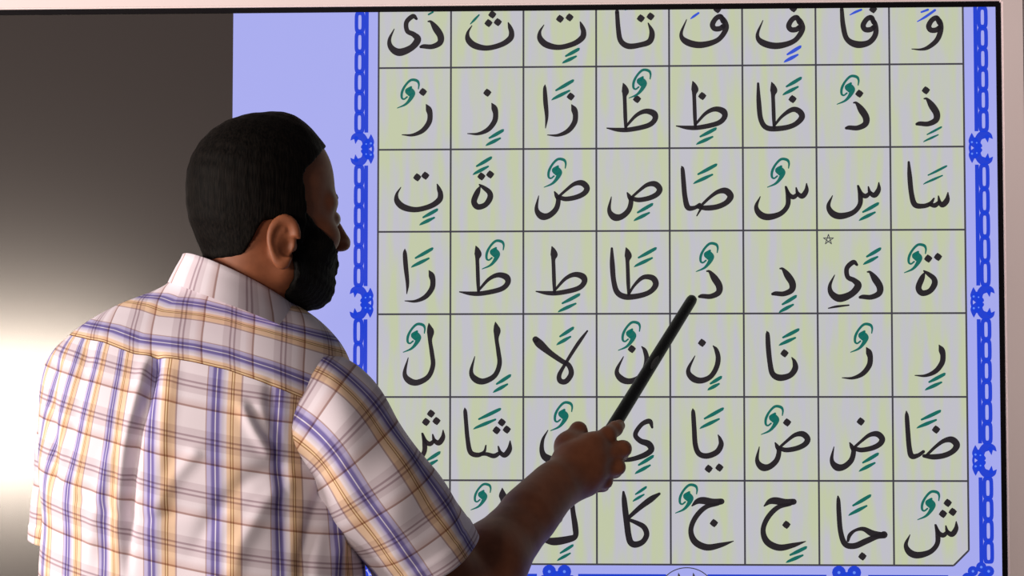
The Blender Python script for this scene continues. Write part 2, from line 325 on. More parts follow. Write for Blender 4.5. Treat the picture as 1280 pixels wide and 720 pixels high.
def corner(sgn, polys, pale):
    cx, cz = sgn*0.437, gz(7)-0.012
    for (dx, dz, r) in ((-0.012, 0.004, .0075), (0.0, 0.010, .0075), (0.0105, 0.004, .008), (-0.020, -0.006, .008), (0.004, -0.006, .010), (0.012, -0.012, .008), (-0.010, -0.014, .009)):
        polys.append([(cx+sgn*dx+r*math.cos(a), cz+dz+r*math.sin(a)) for a in np.linspace(0, 6.28, 14, endpoint=False)])
        pale.append([(cx+sgn*dx+r*.25*math.cos(a), cz+dz+r*.25*math.sin(a)) for a in np.linspace(0, 6.28, 8, endpoint=False)])
bp_, pl_ = [], []
KN = {-1: (at(455, 186.5, 0)[2], at(455, 378.5, 0)[2], at(455, 571, 0)[2]), 1: (at(1225, 185, 0)[2], at(1225, 378, 0)[2], at(1225, 575.5, 0)[2])}
for sg in (-1, 1):
    prev = ST_
    for kz in KN[sg]:
        chain(sg, prev, kz+0.0245, bp_); knot(sg, kz, bp_, pl_); prev = kz-0.0245
    chain(sg, prev, gz(7)+0.004, bp_)
    corner(sg, bp_, pl_)
bp_ = [[(x+math.copysign(0.0105, x), z) for x, z in p] for p in bp_]; pl_ = [[(x+math.copysign(0.0105, x), z) for x, z in p] for p in pl_]
zb = at(900, 718.6, 0)[2]
cxn = at(858.5, 720, 0)[0]; rn = 0.040; czn = at(858.5, 709.6, 0)[2]-0.036
for (xa, xb) in ((-0.40, -0.195), (-0.135, cxn-0.030), (cxn+0.030, 0.225), (0.285, 0.400)):
    bp_.append(seg(xa, zb-0.003, xb, zb-0.003, 0.0075))
    n = max(1, int(round((xb-xa)/0.033)))
    for k in range(n):
        c_ = rr_ring(0, 0, (xb-xa)/n*0.53, 0.0076, 0.004); ox = xa+(k+.5)*(xb-xa)/n
        bp_ += [[(x+ox, z+zb-0.0145) for x, z in p] for p in c_]
for ox in (-0.165, 0.255):
    for (dx, dz, r) in ((-0.012, 0.001, .010), (0.010, 0.001, .010), (0, -0.008, .010), (-0.020, -0.012, .008), (0.020, -0.012, .008), (0.0, -0.018, .009)):
        bp_.append([(ox+dx+r*math.cos(a), zb+0.003+dz+r*math.sin(a)) for a in np.linspace(0, 6.28, 14, endpoint=False)])
        pl_.append([(ox+dx+r*.22*math.cos(a), zb+0.003+dz+r*.22*math.sin(a)) for a in np.linspace(0, 6.28, 8, endpoint=False)])
bo = flat('border', bp_+pl_, m_blue, -0.0013, page); bo.data.materials.append(m_dotblue)
for i in range(len(bp_), len(bp_)+len(pl_)):
    bo.data.polygons[i].material_index = 1
    for vi in bo.data.polygons[i].vertices: bo.data.vertices[vi].co.y = -0.0017
ring = [(cxn+rn*math.cos(a), czn+0.036*math.sin(a), 0.0014) for a in np.linspace(0, 2*math.pi, 40)]
pn = ribbon(ring)
for px_ in (848, 866.5):
    P0 = at(px_, 716.2, 0); pn += ribbon([(P0[0], P0[2], 0.0008), (P0[0]+0.001, P0[2]-0.006, 0.0035), (P0[0]+0.003, P0[2]-0.026, 0.0016)])
flat('page_number', pn, m_line, -0.0014, page)

# ------------------------------------------------------------------ implicit surfaces (for the body)
class Field:
    def __init__(self, lo, hi, res):
        self.lo = np.array(lo, float); self.res = res
        self.n = np.ceil((np.array(hi)-self.lo)/res).astype(int)+1
        self.f = np.full(self.n, 0.08, np.float32)
    def sub(self, lo, hi):
        a = np.clip(np.floor((np.array(lo)-self.lo)/self.res).astype(int), 0, self.n-1)
        b = np.clip(np.ceil((np.array(hi)-self.lo)/self.res).astype(int)+1, 1, self.n)
        sl = tuple(slice(a[i], b[i]) for i in range(3))
        ax = [(self.lo[i]+self.res*np.arange(a[i], b[i])).astype(np.float32) for i in range(3)]
        return sl, np.stack(np.meshgrid(*ax, indexing='ij'), -1)
    def add(self, lo, hi, fn, k=0.01, op='u'):
        pad = k+0.02
        sl, P = self.sub(np.array(lo)-pad, np.array(hi)+pad)
        if P.size == 0: return
        d = fn(P).astype(np.float32); f0 = self.f[sl]
        if op == 'u':
            h = np.clip(0.5+0.5*(f0-d)/k, 0, 1); self.f[sl] = f0*(1-h)+d*h-k*h*(1-h)
        else:
            h = np.clip(0.5-0.5*(f0+d)/k, 0, 1); self.f[sl] = f0*(1-h)+(-d)*h+k*h*(1-h)
    def cone(self, a, b, ra, rb, k=0.01):
        a = np.array(a, np.float32); b = np.array(b, np.float32); ab = b-a; L2 = float(ab@ab)+1e-12; r = max(ra, rb)
        def fn(P):
            t = np.clip(((P-a)@ab)/L2, 0, 1)
            return np.linalg.norm(P-(a+t[..., None]*ab), axis=-1)-(ra+(rb-ra)*t)
        self.add(np.minimum(a, b)-r, np.maximum(a, b)+r, fn, k)
    def ell(self, c, rad, M=None, k=0.01, op='u'):
        c = np.array(c, np.float32); rad = np.array(rad, np.float32); R = np.eye(3) if M is None else M; rm = float(rad.max())
        def fn(P):
            q = (P-c)@R.astype(np.float32)
            k0 = np.linalg.norm(q/rad, axis=-1); k1 = np.linalg.norm(q/rad**2, axis=-1)
            return k0*(k0-1)/(k1+1e-9)
        self.add(c-rm, c+rm, fn, k, op)
    def surface(self):
        f = self.f; n = f.shape; s = f < 0
        cnt = np.zeros(tuple(i-1 for i in n), np.uint8)
        off = [(i, j, k) for i in (0, 1) for j in (0, 1) for k in (0, 1)]
        for (i, j, k) in off: cnt += s[i:n[0]-1+i, j:n[1]-1+j, k:n[2]-1+k]
        cells = np.argwhere((cnt > 0) & (cnt < 8))
        acc = np.zeros((len(cells), 3)); num = np.zeros(len(cells))
        val = {o_: f[cells[:, 0]+o_[0], cells[:, 1]+o_[1], cells[:, 2]+o_[2]] for o_ in off}
        for a in off:
            for d in range(3):
                if a[d] == 0:
                    b = list(a); b[d] = 1; b = tuple(b)
                    va, vb = val[a], val[b]; x = (va < 0) != (vb < 0)
                    t = np.where(x, va/(va-vb+1e-12), 0)
                    p = np.tile(np.array(a, float), (len(cells), 1)); p[:, d] += t
                    acc[x] += p[x]; num[x] += 1
        V = self.lo+self.res*(cells+acc/num[:, None])
        idx = np.full(cnt.shape, -1, np.int64); idx[tuple(cells.T)] = np.arange(len(cells))
        F = []
        for d in range(3):
            u, v = (d+1) % 3, (d+2) % 3
            s0 = [slice(None)]*3; s1 = [slice(None)]*3; s0[d] = slice(0, n[d]-1); s1[d] = slice(1, n[d])
            A_, B_ = s[tuple(s0)], s[tuple(s1)]
            e = np.argwhere(A_ != B_)
            e = e[(e[:, u] > 0) & (e[:, v] > 0) & (e[:, u] < n[u]-1) & (e[:, v] < n[v]-1)]
            ins = A_[tuple(e.T)]
            def at_(du, dv):
                q = e.copy(); q[:, u] -= du; q[:, v] -= dv; return idx[tuple(q.T)]
            quad = np.stack([at_(0, 0), at_(1, 0), at_(1, 1), at_(0, 1)], 1)
            quad[~ins] = quad[~ins][:, ::-1]
            F.append(quad)
        F = np.vstack(F); F = F[(F >= 0).all(1)]
        return V, F[:, ::-1] if False else F
def big_mesh(name, V, F, mt, parent=None):
    me = bpy.data.meshes.new(name)
    me.vertices.add(len(V)); me.vertices.foreach_set('co', V.astype(np.float32).ravel())
    me.loops.add(F.size); me.loops.foreach_set('vertex_index', F.astype(np.int32).ravel())
    me.polygons.add(len(F)); me.polygons.foreach_set('loop_start', np.arange(0, F.size, 4, dtype=np.int32))
    me.update(calc_edges=True); me.validate()
    bm_ = bmesh.new(); bm_.from_mesh(me); bmesh.ops.recalc_face_normals(bm_, faces=bm_.faces[:]); bm_.to_mesh(me); bm_.free()
    me.polygons.foreach_set('use_smooth', [True]*len(me.polygons))
    return link(name, me, mt, parent)
def sst(a, b, x): t = np.clip((x-a)/(b-a), 0, 1); return t*t*(3-2*t)
def smax(a, b, k): h = np.clip(0.5-0.5*(b-a)/k, 0, 1); return b*(1-h)+a*h+k*h*(1-h)
def smin(a, b, k): return -smax(-a, -b, k)
def ellf(q, c, r):
    q = q-np.array(c, np.float32); r = np.array(r, np.float32)
    k0 = np.linalg.norm(q/r, axis=-1); k1 = np.linalg.norm(q/r**2, axis=-1); return k0*(k0-1)/(k1+1e-9)
def conef(q, a, b, ra, rb):
    a = np.array(a, np.float32); b = np.array(b, np.float32); ab = b-a
    t = np.clip(((q-a)@ab)/float(ab@ab), 0, 1); return np.linalg.norm(q-(a+t[..., None]*ab), axis=-1)-(ra+(rb-ra)*t)

# ------------------------------------------------------------------ person materials
m_skin = mat('warm brown skin', (0.25, 0.092, 0.046), 0.5, spec=0.3)
bump(m_skin, noise_col(m_skin, (0.225, 0.074, 0.034), (0.275, 0.094, 0.044), 60, 4), 0.12, 0.002)
m_hair = mat('black hair', (0.008, 0.0065, 0.006), 0.65, spec=0.07)
bump(m_hair, noise_col(m_hair, (0.002, 0.0018, 0.0018), (0.009, 0.007, 0.006), 1.0, 4, 'Object', (420, 420, 45)), 0.35, 0.002)
m_beard = mat('black beard', (0.004, 0.0035, 0.0035), 0.75, spec=0.12)
bump(m_beard, noise_col(m_beard, (0.0015, 0.0014, 0.0014), (0.005, 0.004, 0.0035), 1.0, 4, 'Object', (500, 500, 160)), 0.6, 0.003)
m_eye = mat('eye white', (0.55, 0.5, 0.47), 0.25)
m_trous = mat('navy trouser cloth', (0.02, 0.022, 0.04), 0.85); noise_col(m_trous, (0.016, 0.018, 0.034), (0.026, 0.028, 0.048), 300)
m_shoe = mat('black shoe leather', (0.012, 0.011, 0.011), 0.35)
m_sole = mat('shoe sole rubber', (0.03, 0.028, 0.026), 0.8)
m_stick = mat('black pointer plastic', (0.006, 0.006, 0.007), 0.45, spec=0.35)
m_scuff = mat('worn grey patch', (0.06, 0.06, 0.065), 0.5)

def plaid():
    M = bpy.data.materials.new('plaid cotton'); M.use_nodes = True; n, l, b = nodes(M)
    b.inputs['Roughness'].default_value = 0.85; b.inputs['Specular IOR Level'].default_value = 0.15
    uv = n.new('ShaderNodeUVMap'); uv.uv_map = 'UVMap'; sp = n.new('ShaderNodeSeparateXYZ'); l.new(uv.outputs[0], sp.inputs[0])
    def ramp(sock, stops):
        fr = n.new('ShaderNodeMath'); fr.operation = 'FRACT'; l.new(sock, fr.inputs[0])
        r = n.new('ShaderNodeValToRGB'); l.new(fr.outputs[0], r.inputs[0]); cr = r.color_ramp
        cr.elements[0].position = stops[0][0]; cr.elements[0].color = (*stops[0][1], 1)
        cr.elements[1].position = stops[1][0]; cr.elements[1].color = (*stops[1][1], 1)
        for p, c in stops[2:]: cr.elements.new(p).color = (*c, 1)
        return r.outputs[0]
    wh = (0.87, 0.79, 0.88); nv = (0.20, 0.17, 0.45); lv = (0.55, 0.51, 0.80); tn = (0.90, 0.65, 0.47); br = (0.40, 0.20, 0.09); pu = (0.50, 0.36, 0.38)
    up = ramp(sp.outputs[0], [(0.0, wh), (0.10, wh), (0.105, pu), (0.117, pu), (0.122, lv), (0.17, lv), (0.20, nv), (0.240, nv), (0.246, (0.8,0.78,0.92)), (0.256, (0.8,0.78,0.92)), (0.262, nv), (0.30, nv),
                              (0.33, lv), (0.37, (0.70,0.65,0.76)), (0.41, wh), (0.44, tn), (0.478, tn), (0.484, br), (0.494, br), (0.50, (0.92,0.7,0.45)), (0.515, (0.92,0.7,0.45)), (0.521, br), (0.531, br), (0.537, tn), (0.63, tn), (0.648, pu), (0.660, pu), (0.668, wh)])
    g0 = (1, 1, 1); g1 = (0.84, 0.81, 0.82); g2 = (0.50, 0.42, 0.45); g3 = (0.83, 0.74, 0.71); g4 = (0.50, 0.36, 0.32)
    vp = ramp(sp.outputs[1], [(0.0, g0), (0.12, g0), (0.14, g1), (0.25, g1), (0.262, g2), (0.285, g2), (0.30, g1), (0.335, g1), (0.347, g2), (0.370, g2), (0.385, g1), (0.47, g1), (0.49, g0),
                              (0.56, g0), (0.70, g3), (0.715, g4), (0.738, g4), (0.75, g0)])
    mx = n.new('ShaderNodeMix'); mx.data_type = 'RGBA'; mx.blend_type = 'MULTIPLY'; mx.inputs[0].default_value = 1.0
    l.new(up, mx.inputs[6]); l.new(vp, mx.inputs[7]); l.new(mx.outputs[2], b.inputs['Base Color'])
    nz = n.new('ShaderNodeTexNoise'); nz.inputs['Scale'].default_value = 900; tc = n.new('ShaderNodeTexCoord'); l.new(tc.outputs['Object'], nz.inputs['Vector'])
    bump(M, nz, 0.15, 0.0006)
    return M
m_plaid = plaid()
PU, PV = 0.080, 0.0655          # plaid repeat across and down, metres
U0, V0 = 0.251, 0.738           # ramp positions of the white line and of the brown line

# ------------------------------------------------------------------ person: the body (head, neck, arms, hands)
HY = -0.50
HO = at(323, 308, HY)                                     # head origin between the ear canals
yaw, pit = math.radians(54), math.radians(6)
Fd = np.array([math.sin(yaw)*math.cos(pit), math.cos(yaw)*math.cos(pit), math.sin(pit)])
Rd = np.array([math.cos(yaw), -math.sin(yaw), 0.0]); Ud = np.cross(Rd, Fd)
HM = np.stack([Fd, Rd, Ud], 1)                            # local (forward, right, up) -> world
def hw(f_, r_, u_): return HO + HM @ np.array([f_, r_, u_])
def hl(P): return (P-HO.astype(np.float32))@HM.astype(np.float32)

def skull(q):
    qa = q.copy(); qa[..., 1] = np.abs(q[..., 1])
    d = ellf(qa, (0.010, 0, 0.060), (0.091, 0.071, 0.095))
    d = smin(d, ellf(qa, (0.046, 0, 0.086), (0.062, 0.058, 0.066)), 0.02)
    d = smin(d, ellf(qa, (0.026, 0, 0.034), (0.076, 0.064, 0.080)), 0.02)
    d = smin(d, ellf(qa, (0.046, 0, -0.012), (0.045, 0.053, 0.058)), 0.02)     # face and jaw
    d = smin(d, conef(qa, (0.008, 0.050, -0.034), (0.066, 0.014, -0.058), 0.017, 0.016), 0.02)
    return d
def head_field(P):
    q = hl(P); qa = q.copy(); qa[..., 1] = np.abs(q[..., 1])
    d = skull(q)
    d = smin(d, conef(qa, (0.101, 0.008, 0.0475), (0.080, 0.045, 0.048), 0.011, 0.010), 0.014)  # brow
    d = smin(d, ellf(qa, (0.066, 0.043, 0.004), (0.026, 0.022, 0.020)), 0.02)                # cheekbone
    d = -smin(-d, ellf(qa, (0.114, 0.032, 0.027), (0.018, 0.017, 0.013)), 0.010)               # eye socket
    d = smin(d, ellf(qa, (0.089, 0.031, 0.027), (0.0125, 0.014, 0.0115)), 0.003)             # lids
    d = smin(d, conef(qa, (0.104, 0, 0.036), (0.121, 0, -0.001), 0.008, 0.0105), 0.010)          # nose bridge
    d = smin(d, ellf(qa, (0.119, 0, -0.004), (0.0115, 0.0115, 0.009)), 0.006)
    d = smin(d, ellf(qa, (0.113, 0.011, -0.007), (0.013, 0.008, 0.0075)), 0.005)                # nostril wings
    d = smin(d, ellf(qa, (0.085, 0, -0.022), (0.013, 0.024, 0.011)), 0.010)                    # upper lip mound
    d = smin(d, ellf(qa, (0.0925, 0, -0.0245), (0.007, 0.020, 0.005)), 0.004)                   # lips
    d = smin(d, ellf(qa, (0.0900, 0, -0.0335), (0.007, 0.017, 0.0055)), 0.004)
    d = smin(d, ellf(qa, (0.068, 0, -0.055), (0.018, 0.022, 0.018)), 0.012)                    # chin
    return d
EN = np.array([-0.42, 0.90, 0.06]); EN /= np.linalg.norm(EN)
EB = np.array([0.22, 0.02, 0.97]); EB -= EN*(EN@EB); EB /= np.linalg.norm(EB)
EA = np.cross(EB, EN)                                       # along the ear's width, towards its back
if EA[0] > 0: EA = -EA
def ear_field(P):
    q = hl(P); q = q.copy(); q[..., 1] = np.abs(q[..., 1])
    e = q-np.array([-0.006, 0.0785, 0.001], np.float32)
    a, b_, n_ = e@EA.astype(np.float32), e@EB.astype(np.float32), e@EN.astype(np.float32)
    wd = 0.0165*(1+0.22*sst(-0.02, 0.025, b_)-0.12*sst(0.0, -0.03, b_))
    rr = np.sqrt((a/wd)**2+(b_/0.030)**2)
    rim = np.sqrt(((rr-0.90)*0.017)**2+(n_-0.004)**2)-0.0042
    rim = np.where((a < -0.006) & (b_ < 0.006) & (b_ > -0.018), rim+0.006, rim)
    plate = smax(np.abs(n_+0.001)-0.0035, (rr-0.93)*0.016, 0.004)
    d = smin(rim, plate, 0.004)
    inner = np.sqrt(((np.sqrt(((a+0.002)/0.0095)**2+((b_+0.002)/0.017)**2)-1.0)*0.010)**2+(n_-0.002)**2)-0.0027
    inner = np.where(a < -0.003, inner+0.004, inner)
    d = smin(d, inner, 0.003)
    lobe = np.sqrt((a+0.004)**2+(b_+0.026)**2+(n_*1.6-0.002)**2)-0.0078
    d = smin(d, lobe, 0.005)
    con = np.sqrt(((a+0.005)/0.0085)**2+((b_+0.006)/0.012)**2+((n_-0.006)/0.009)**2)-1
    d = smax(d, -con*0.008, 0.003)
    root = conef(e, (-0.0, -0.010, 0.0), (0.004, -0.018, -0.012), 0.010, 0.014)
    trag = ellf(e, (0.014, -0.002, -0.006), (0.006, 0.0055, 0.008))
    return smin(smin(d, root, 0.006), trag, 0.004)

SH_R = at(408, 500, -0.53); EL_R = at(572, 748, -0.43); WR_R = at(690, 611, -0.262)
SH_L = at(112, 470, -0.47); EL_L = at(104, 745, -0.40); WR_L = at(120, 965, -0.33)
zlow = WR_L[2]-0.22
B0 = Field((SH_L[0]-0.12, -0.70, zlow), (at(800, 500, -0.12)[0], -0.09, HO[2]+0.19), 0.0027)
NB = at(298, 420, -0.468); NT = hw(-0.012, 0, -0.02)
B0.cone(NB, NT, 0.052, 0.056, 0.01)
lo, hi = HO-0.16, HO+0.19
B0.add(lo, hi, head_field, 0.022)
B0.add(lo, hi, ear_field, 0.004)
# trunk under the shirt
B0.ell(at(258, 560, -0.49), (0.150, 0.085, 0.16), None, 0.03)
B0.cone(at(150, 470, -0.47), at(385, 490, -0.50), 0.055, 0.055, 0.03)
B0.cone(at(258, 640, -0.49), at(256, 900, -0.49), 0.11, 0.10, 0.03)
# right arm
B0.cone(SH_R, SH_R*.55+EL_R*.45, 0.056, 0.050, 0.02); B0.cone(SH_R*.55+EL_R*.45, EL_R, 0.050, 0.044, 0.02)
M1 = EL_R*.68+WR_R*.32
B0.cone(EL_R, M1, 0.045, 0.0475, 0.02); B0.cone(M1, WR_R, 0.0475, 0.0310, 0.02)
B0.cone(EL_R*.25+WR_R*.75+np.array([0,0.004,0.002]), WR_R, 0.034, 0.0285, 0.02)
# right hand: palm, thumb and four bent fingers closing round the pointer
def hp(x, y, d): return at(x, y, d)
MC = [hp(741, 557, -0.214), hp(746, 574, -0.220), hp(742, 592, -0.222), hp(733, 607, -0.220)]
for c_, r_ in zip(MC, (0.0160, 0.0165, 0.0160, 0.0150)):
    B0.cone(WR_R*.85+c_*.15+(c_-np.mean(MC, 0))*0.35, c_, 0.0215, r_, 0.012)
B0.ell(hp(722, 583, -0.228), (0.034, 0.017, 0.034), None, 0.015)
FN = [ # knuckle, mid joint, end joint, tip with radii
 [(741,557,-.214), (760,543,-.202), (769,536,-.186), (774,532,-.173)],
 [(746,574,-.220), (779,561,-.196), (777,567,-.166), (756,577,-.158)],
 [(742,592,-.222), (772,584,-.202), (769,589,-.174), (748,598,-.169)],
 [(733,607,-.220), (757,602,-.204), (754,607,-.180), (736,612,-.178)]]
FR = [(.0122,.0112,.0102,.0085), (.0125,.0112,.0095,.0080), (.0120,.0105,.0090,.0076), (.0108,.0092,.0080,.0068)]
for j_, r_ in zip(FN, FR):
    p_ = [hp(*a) for a in j_]
    for i in range(3): B0.cone(p_[i], p_[i+1], r_[i], r_[i+1], 0.0045 if i else 0.009)
tp = [hp(703, 592, -0.242), hp(710, 557, -0.205), hp(723, 538, -0.186), hp(732, 555, -0.179)]
for i, (ra, rb) in enumerate(((.020, .0150), (.0150, .0120), (.0118, .0092))): B0.cone(tp[i], tp[i+1], ra, rb, 0.010 if i < 2 else 0.004)
B0.cone(tp[1], MC[0], 0.013, 0.013, 0.016)
# left arm and relaxed hand
B0.cone(SH_L, EL_L, 0.054, 0.043, 0.02); M2 = EL_L*.68+WR_L*.32
B0.cone(EL_L, M2, 0.044, 0.045, 0.02); B0.cone(M2, WR_L, 0.045, 0.029, 0.02)
pc = WR_L+np.array([0.0, 0.01, -0.05]); B0.ell(pc, (0.018, 0.040, 0.050), None, 0.02)
for i in range(4):
    a = pc+np.array([0.0, 0.030-0.020*i, -0.042+0.004*abs(i-1)]); ln = (0.070, 0.078, 0.072, 0.056)[i]
    b = a+np.array([0.008, 0.004, -ln*.45]); c_ = b+np.array([0.016, 0.003, -ln*.30]); d_ = c_+np.array([0.014, 0, -ln*.18])
    for p0, p1, ra, rb in ((a, b, .0105, .0095), (b, c_, .0092, .0083), (c_, d_, .008, .007)): B0.cone(p0, p1, ra, rb, 0.004)
a = pc+np.array([0.006, 0.034, 0.022]); b = a+np.array([0.014, 0.026, -0.030]); c_ = b+np.array([0.008, 0.010, -0.028])
B0.cone(a, b, .014, .0115, 0.01); B0.cone(b, c_, .011, .009, 0.004)
V, F = B0.surface()
person = big_mesh('person', V, F, m_skin)
tag(person, 'bearded man in plaid short sleeved shirt pointing at the letter chart with a stick', 'person')
del B0

# hair
def lump(q, s, amp): return amp*(np.sin(q[..., 0]*s)*np.cos(q[..., 1]*s*1.3+1)+np.sin(q[..., 2]*s*1.1+q[..., 0]*s*.6))
def hair_field(P):
    q = hl(P); qa = q.copy(); qa[..., 1] = np.abs(q[..., 1]); f_, r_, u_ = qa[..., 0], qa[..., 1], qa[..., 2]
    th = (0.0075+0.0065*sst(0.06, 0.14, u_))*(1-0.75*sst(0.045, 0.095, f_))
    d = skull(q)-th
    d = smin(d, conef(qa, (-0.012, 0, 0.0), (-0.022, 0, -0.03), 0.056, 0.048)-0.004, 0.015)
    umin = np.where(f_ < -0.028, -0.022+0.004*np.abs(f_+0.09)/0.06, 0)
    umin = -0.012+0.042*sst(-0.050, -0.022, f_)-0.034*sst(0.010, 0.022, f_)
    umin = np.where(r_ < 0.03, np.minimum(umin, -0.012), umin)
    fmax = 0.034+0.080*sst(0.080, 0.138, u_)+0.008*np.cos(r_*60)
    cut = smax(umin-u_, f_-fmax, 0.008)
    return smax(d, cut*0.9, 0.004)+lump(q, 260, 0.0003)
HB = Field(HO-0.17, HO+0.19, 0.0025); HB.add(HO-0.15, HO+0.17, hair_field, 0.0005)
V, F = HB.surface(); big_mesh('hair', V, F, m_hair, person); del HB
# beard and moustache
def beard_field(P):
    q = hl(P); qa = q.copy(); qa[..., 1] = np.abs(q[..., 1]); f_, r_, u_ = qa[..., 0], qa[..., 1], qa[..., 2]
    d = head_field(P)-(0.0035+0.0055*sst(0.0, -0.05, u_))
    d = smin(d, ellf(qa, (0.055, 0, -0.062), (0.035, 0.034, 0.021)), 0.012)
    d = smin(d, conef(qa, (0.030, 0.043, -0.048), (0.062, 0.012, -0.060), 0.016, 0.016), 0.012)
    up_ = 0.031-1.05*(f_-0.040)
    up_ = np.where(f_ > 0.087, -0.0125-0.1*(f_-0.087), np.maximum(up_, -0.0235))
    mouth = ellf(qa, (0.104, 0, -0.029), (0.020, 0.016, 0.0045))
    back = 0.013-0.004*sst(-0.03, -0.08, u_)-f_
    cut = smax(smax(u_-up_, back, 0.006), -mouth, 0.003)
    cut = smax(cut, -(u_+0.096), 0.01); cut = smax(cut, f_-0.104, 0.003)
    return smax(d, cut, 0.006)+lump(q, 420, 0.0006)
BB = Field(HO-0.17, HO+0.19, 0.0025); BB.add(HO-0.15, HO+0.17, beard_field, 0.0005)
V, F = BB.surface(); big_mesh('beard', V, F, m_beard, person); del BB
for sg in (1, -1):
    pts = [(0.1095, 0.010, 0.050, .0028), (0.105, 0.022, 0.055, .0042), (0.096, 0.036, 0.056, .0038), (0.081, 0.050, 0.050, .0018)]
    vs, fs = [], []
    for i, (a, b, c_, r_) in enumerate(pts):
        for k in range(8):
            t = 2*math.pi*k/8; vs.append(hw(a+r_*math.cos(t)*1.1, sg*b, c_+r_*math.sin(t)*1.3))
        if i: fs += [((i-1)*8+k, (i-1)*8+(k+1) % 8, i*8+(k+1) % 8, i*8+k) for k in range(8)]
    fs += [tuple(range(7, -1, -1)), tuple(range(24, 32))]
    mesh('eyebrow', vs, fs, m_beard, person, True)
    bm = bmesh.new(); bmesh.ops.create_uvsphere(bm, u_segments=20, v_segments=12, radius=0.0112)
    me = bpy.data.meshes.new('eye'); bm.to_mesh(me); bm.free(); me.polygons.foreach_set('use_smooth', [True]*len(me.polygons))
    link('eye', me, m_eye, person).location = hw(0.0925, sg*0.031, 0.027)

# ------------------------------------------------------------------ the shirt
TY = -0.50
TAB = np.array([ # pixel row, left edge, right edge, half depth, shift of the middle towards the screen
 (352,218,318,.040,.004),(361,203,335,.040,.012),(372,167,352,.052,.014),(385,138,375,.064,.013),(398,117,395,.078,.010),(410,99,408,.090,.005),(422,82,420,.100,.003),(436,69,430,.110,.0),(455,60,438,.122,-.002),(480,56,443,.132,-.004),
 (520,53,440,.140,-.005),(560,53,438,.142,-.004),(600,54,441,.142,0),(650,56,449,.142,.003),(700,54,455,.142,.004),(760,52,458,.142,.004),(830,50,458,.140,.004),(900,50,460,.138,.004),(1000,46,466,.138,.004)], float)
zt = np.array([at(255, r, TY)[2] for r in TAB[:, 0]]); xl = np.array([at(L, r, TY)[0] for r, L in TAB[:, :2]]); xr = np.array([at(R, r, TY)[0] for r, R in TAB[:, [0, 2]]])
o_ = np.argsort(zt)
def prof(z): return (np.interp(z, zt[o_], xl[o_]), np.interp(z, zt[o_], xr[o_]), np.interp(z, zt[o_], TAB[o_, 3]), np.interp(z, zt[o_], TAB[o_, 4]))
ZS = np.linspace(zt.min(), zt.max(), 220)
def sm(v, k=9):
    p = np.pad(v, (k, k), 'edge'); return np.convolve(p, np.ones(2*k+1)/(2*k+1), 'valid')
XL_, XR_, BD_, SY_ = [sm(v, 4) for v in prof(ZS)]
def seam_z(x):                                             # the yoke seam across the back, slanting down to the right
    X = np.array([at(60, 408, TY)[0], at(90, 418, TY)[0], at(150, 432, TY)[0], at(191, 446, TY)[0], at(263, 457, TY)[0], at(305, 466, TY)[0], at(360, 486, TY)[0], at(400, 503, TY)[0], at(440, 520, TY)[0]])
    Z = np.array([at(255, r, TY)[2] for r in (408, 418, 432, 446, 457, 466, 486, 503, 520)])
    return np.interp(x, X, Z)
def tor(th, z):
    L = np.interp(z, ZS, XL_); R = np.interp(z, ZS, XR_); b = np.interp(z, ZS, BD_); s = np.interp(z, ZS, SY_)
    e = 2/2.35
    sx = np.sign(np.sin(th))*np.abs(np.sin(th))**e; cy = np.sign(np.cos(th))*np.abs(np.cos(th))**e
    return np.stack([(L+R)/2+(R-L)/2*sx, TY+s-b*cy, z+0*th], -1)
FOLDS = [ # polyline in photo pixels, half width px, depth (m, + outwards)
 ([(196,447),(187,485),(172,540),(163,600),(160,720)], 6, -0.014), ([(182,452),(170,500),(156,560),(148,640),(146,720)], 8, 0.007),
 ([(214,455),(206,520),(196,600),(194,720)], 10, 0.004),
 ([(338,482),(341,520),(346,560),(352,600),(354,720)], 8, -0.006), ([(300,505),(318,540),(332,562),(345,572)], 7, 0.004), ([(312,503),(330,536),(342,556)], 6, -0.003),
 ([(345,580),(310,600),(270,640),(235,700)], 12, -0.004), ([(365,600),(330,630),(300,680),(285,740)], 12, 0.005), ([(250,560),(215,600),(190,650)], 10, 0.004),
 ([(410,600),(395,640),(380,700),(378,760)], 10, -0.008), ([(430,600),(425,650),(420,720)], 8, 0.006),
 ([(110,430),(100,480),(88,540),(80,600)], 9, -0.005), ([(70,450),(64,500),(66,560),(72,640)], 6, -0.005), ([(140,560),(120,640),(108,720)], 10, 0.005),
 ([(90,620),(130,640),(180,650),(240,640)], 9, -0.003)]
def fold(P, seam_fade=None):
    px, py = to_px(P); d = np.zeros(px.shape)
    for pl, hwid, amp in FOLDS:
        best = np.full(px.shape, 1e9); tt = np.zeros(px.shape); n = len(pl)-1
        for i in range(n):
            a = np.array(pl[i], float); b = np.array(pl[i+1], float); ab = b-a
            t = np.clip(((px-a[0])*ab[0]+(py-a[1])*ab[1])/(ab@ab), 0, 1)
            q = np.hypot(px-a[0]-t*ab[0], py-a[1]-t*ab[1]); k = q < best
            best = np.where(k, q, best); tt = np.where(k, (i+t)/n, tt)
        d += amp*np.exp(-(best/hwid)**2)*np.minimum(1, np.minimum(tt/0.12+0.35, (1-tt)/0.25+0.1))
    return d
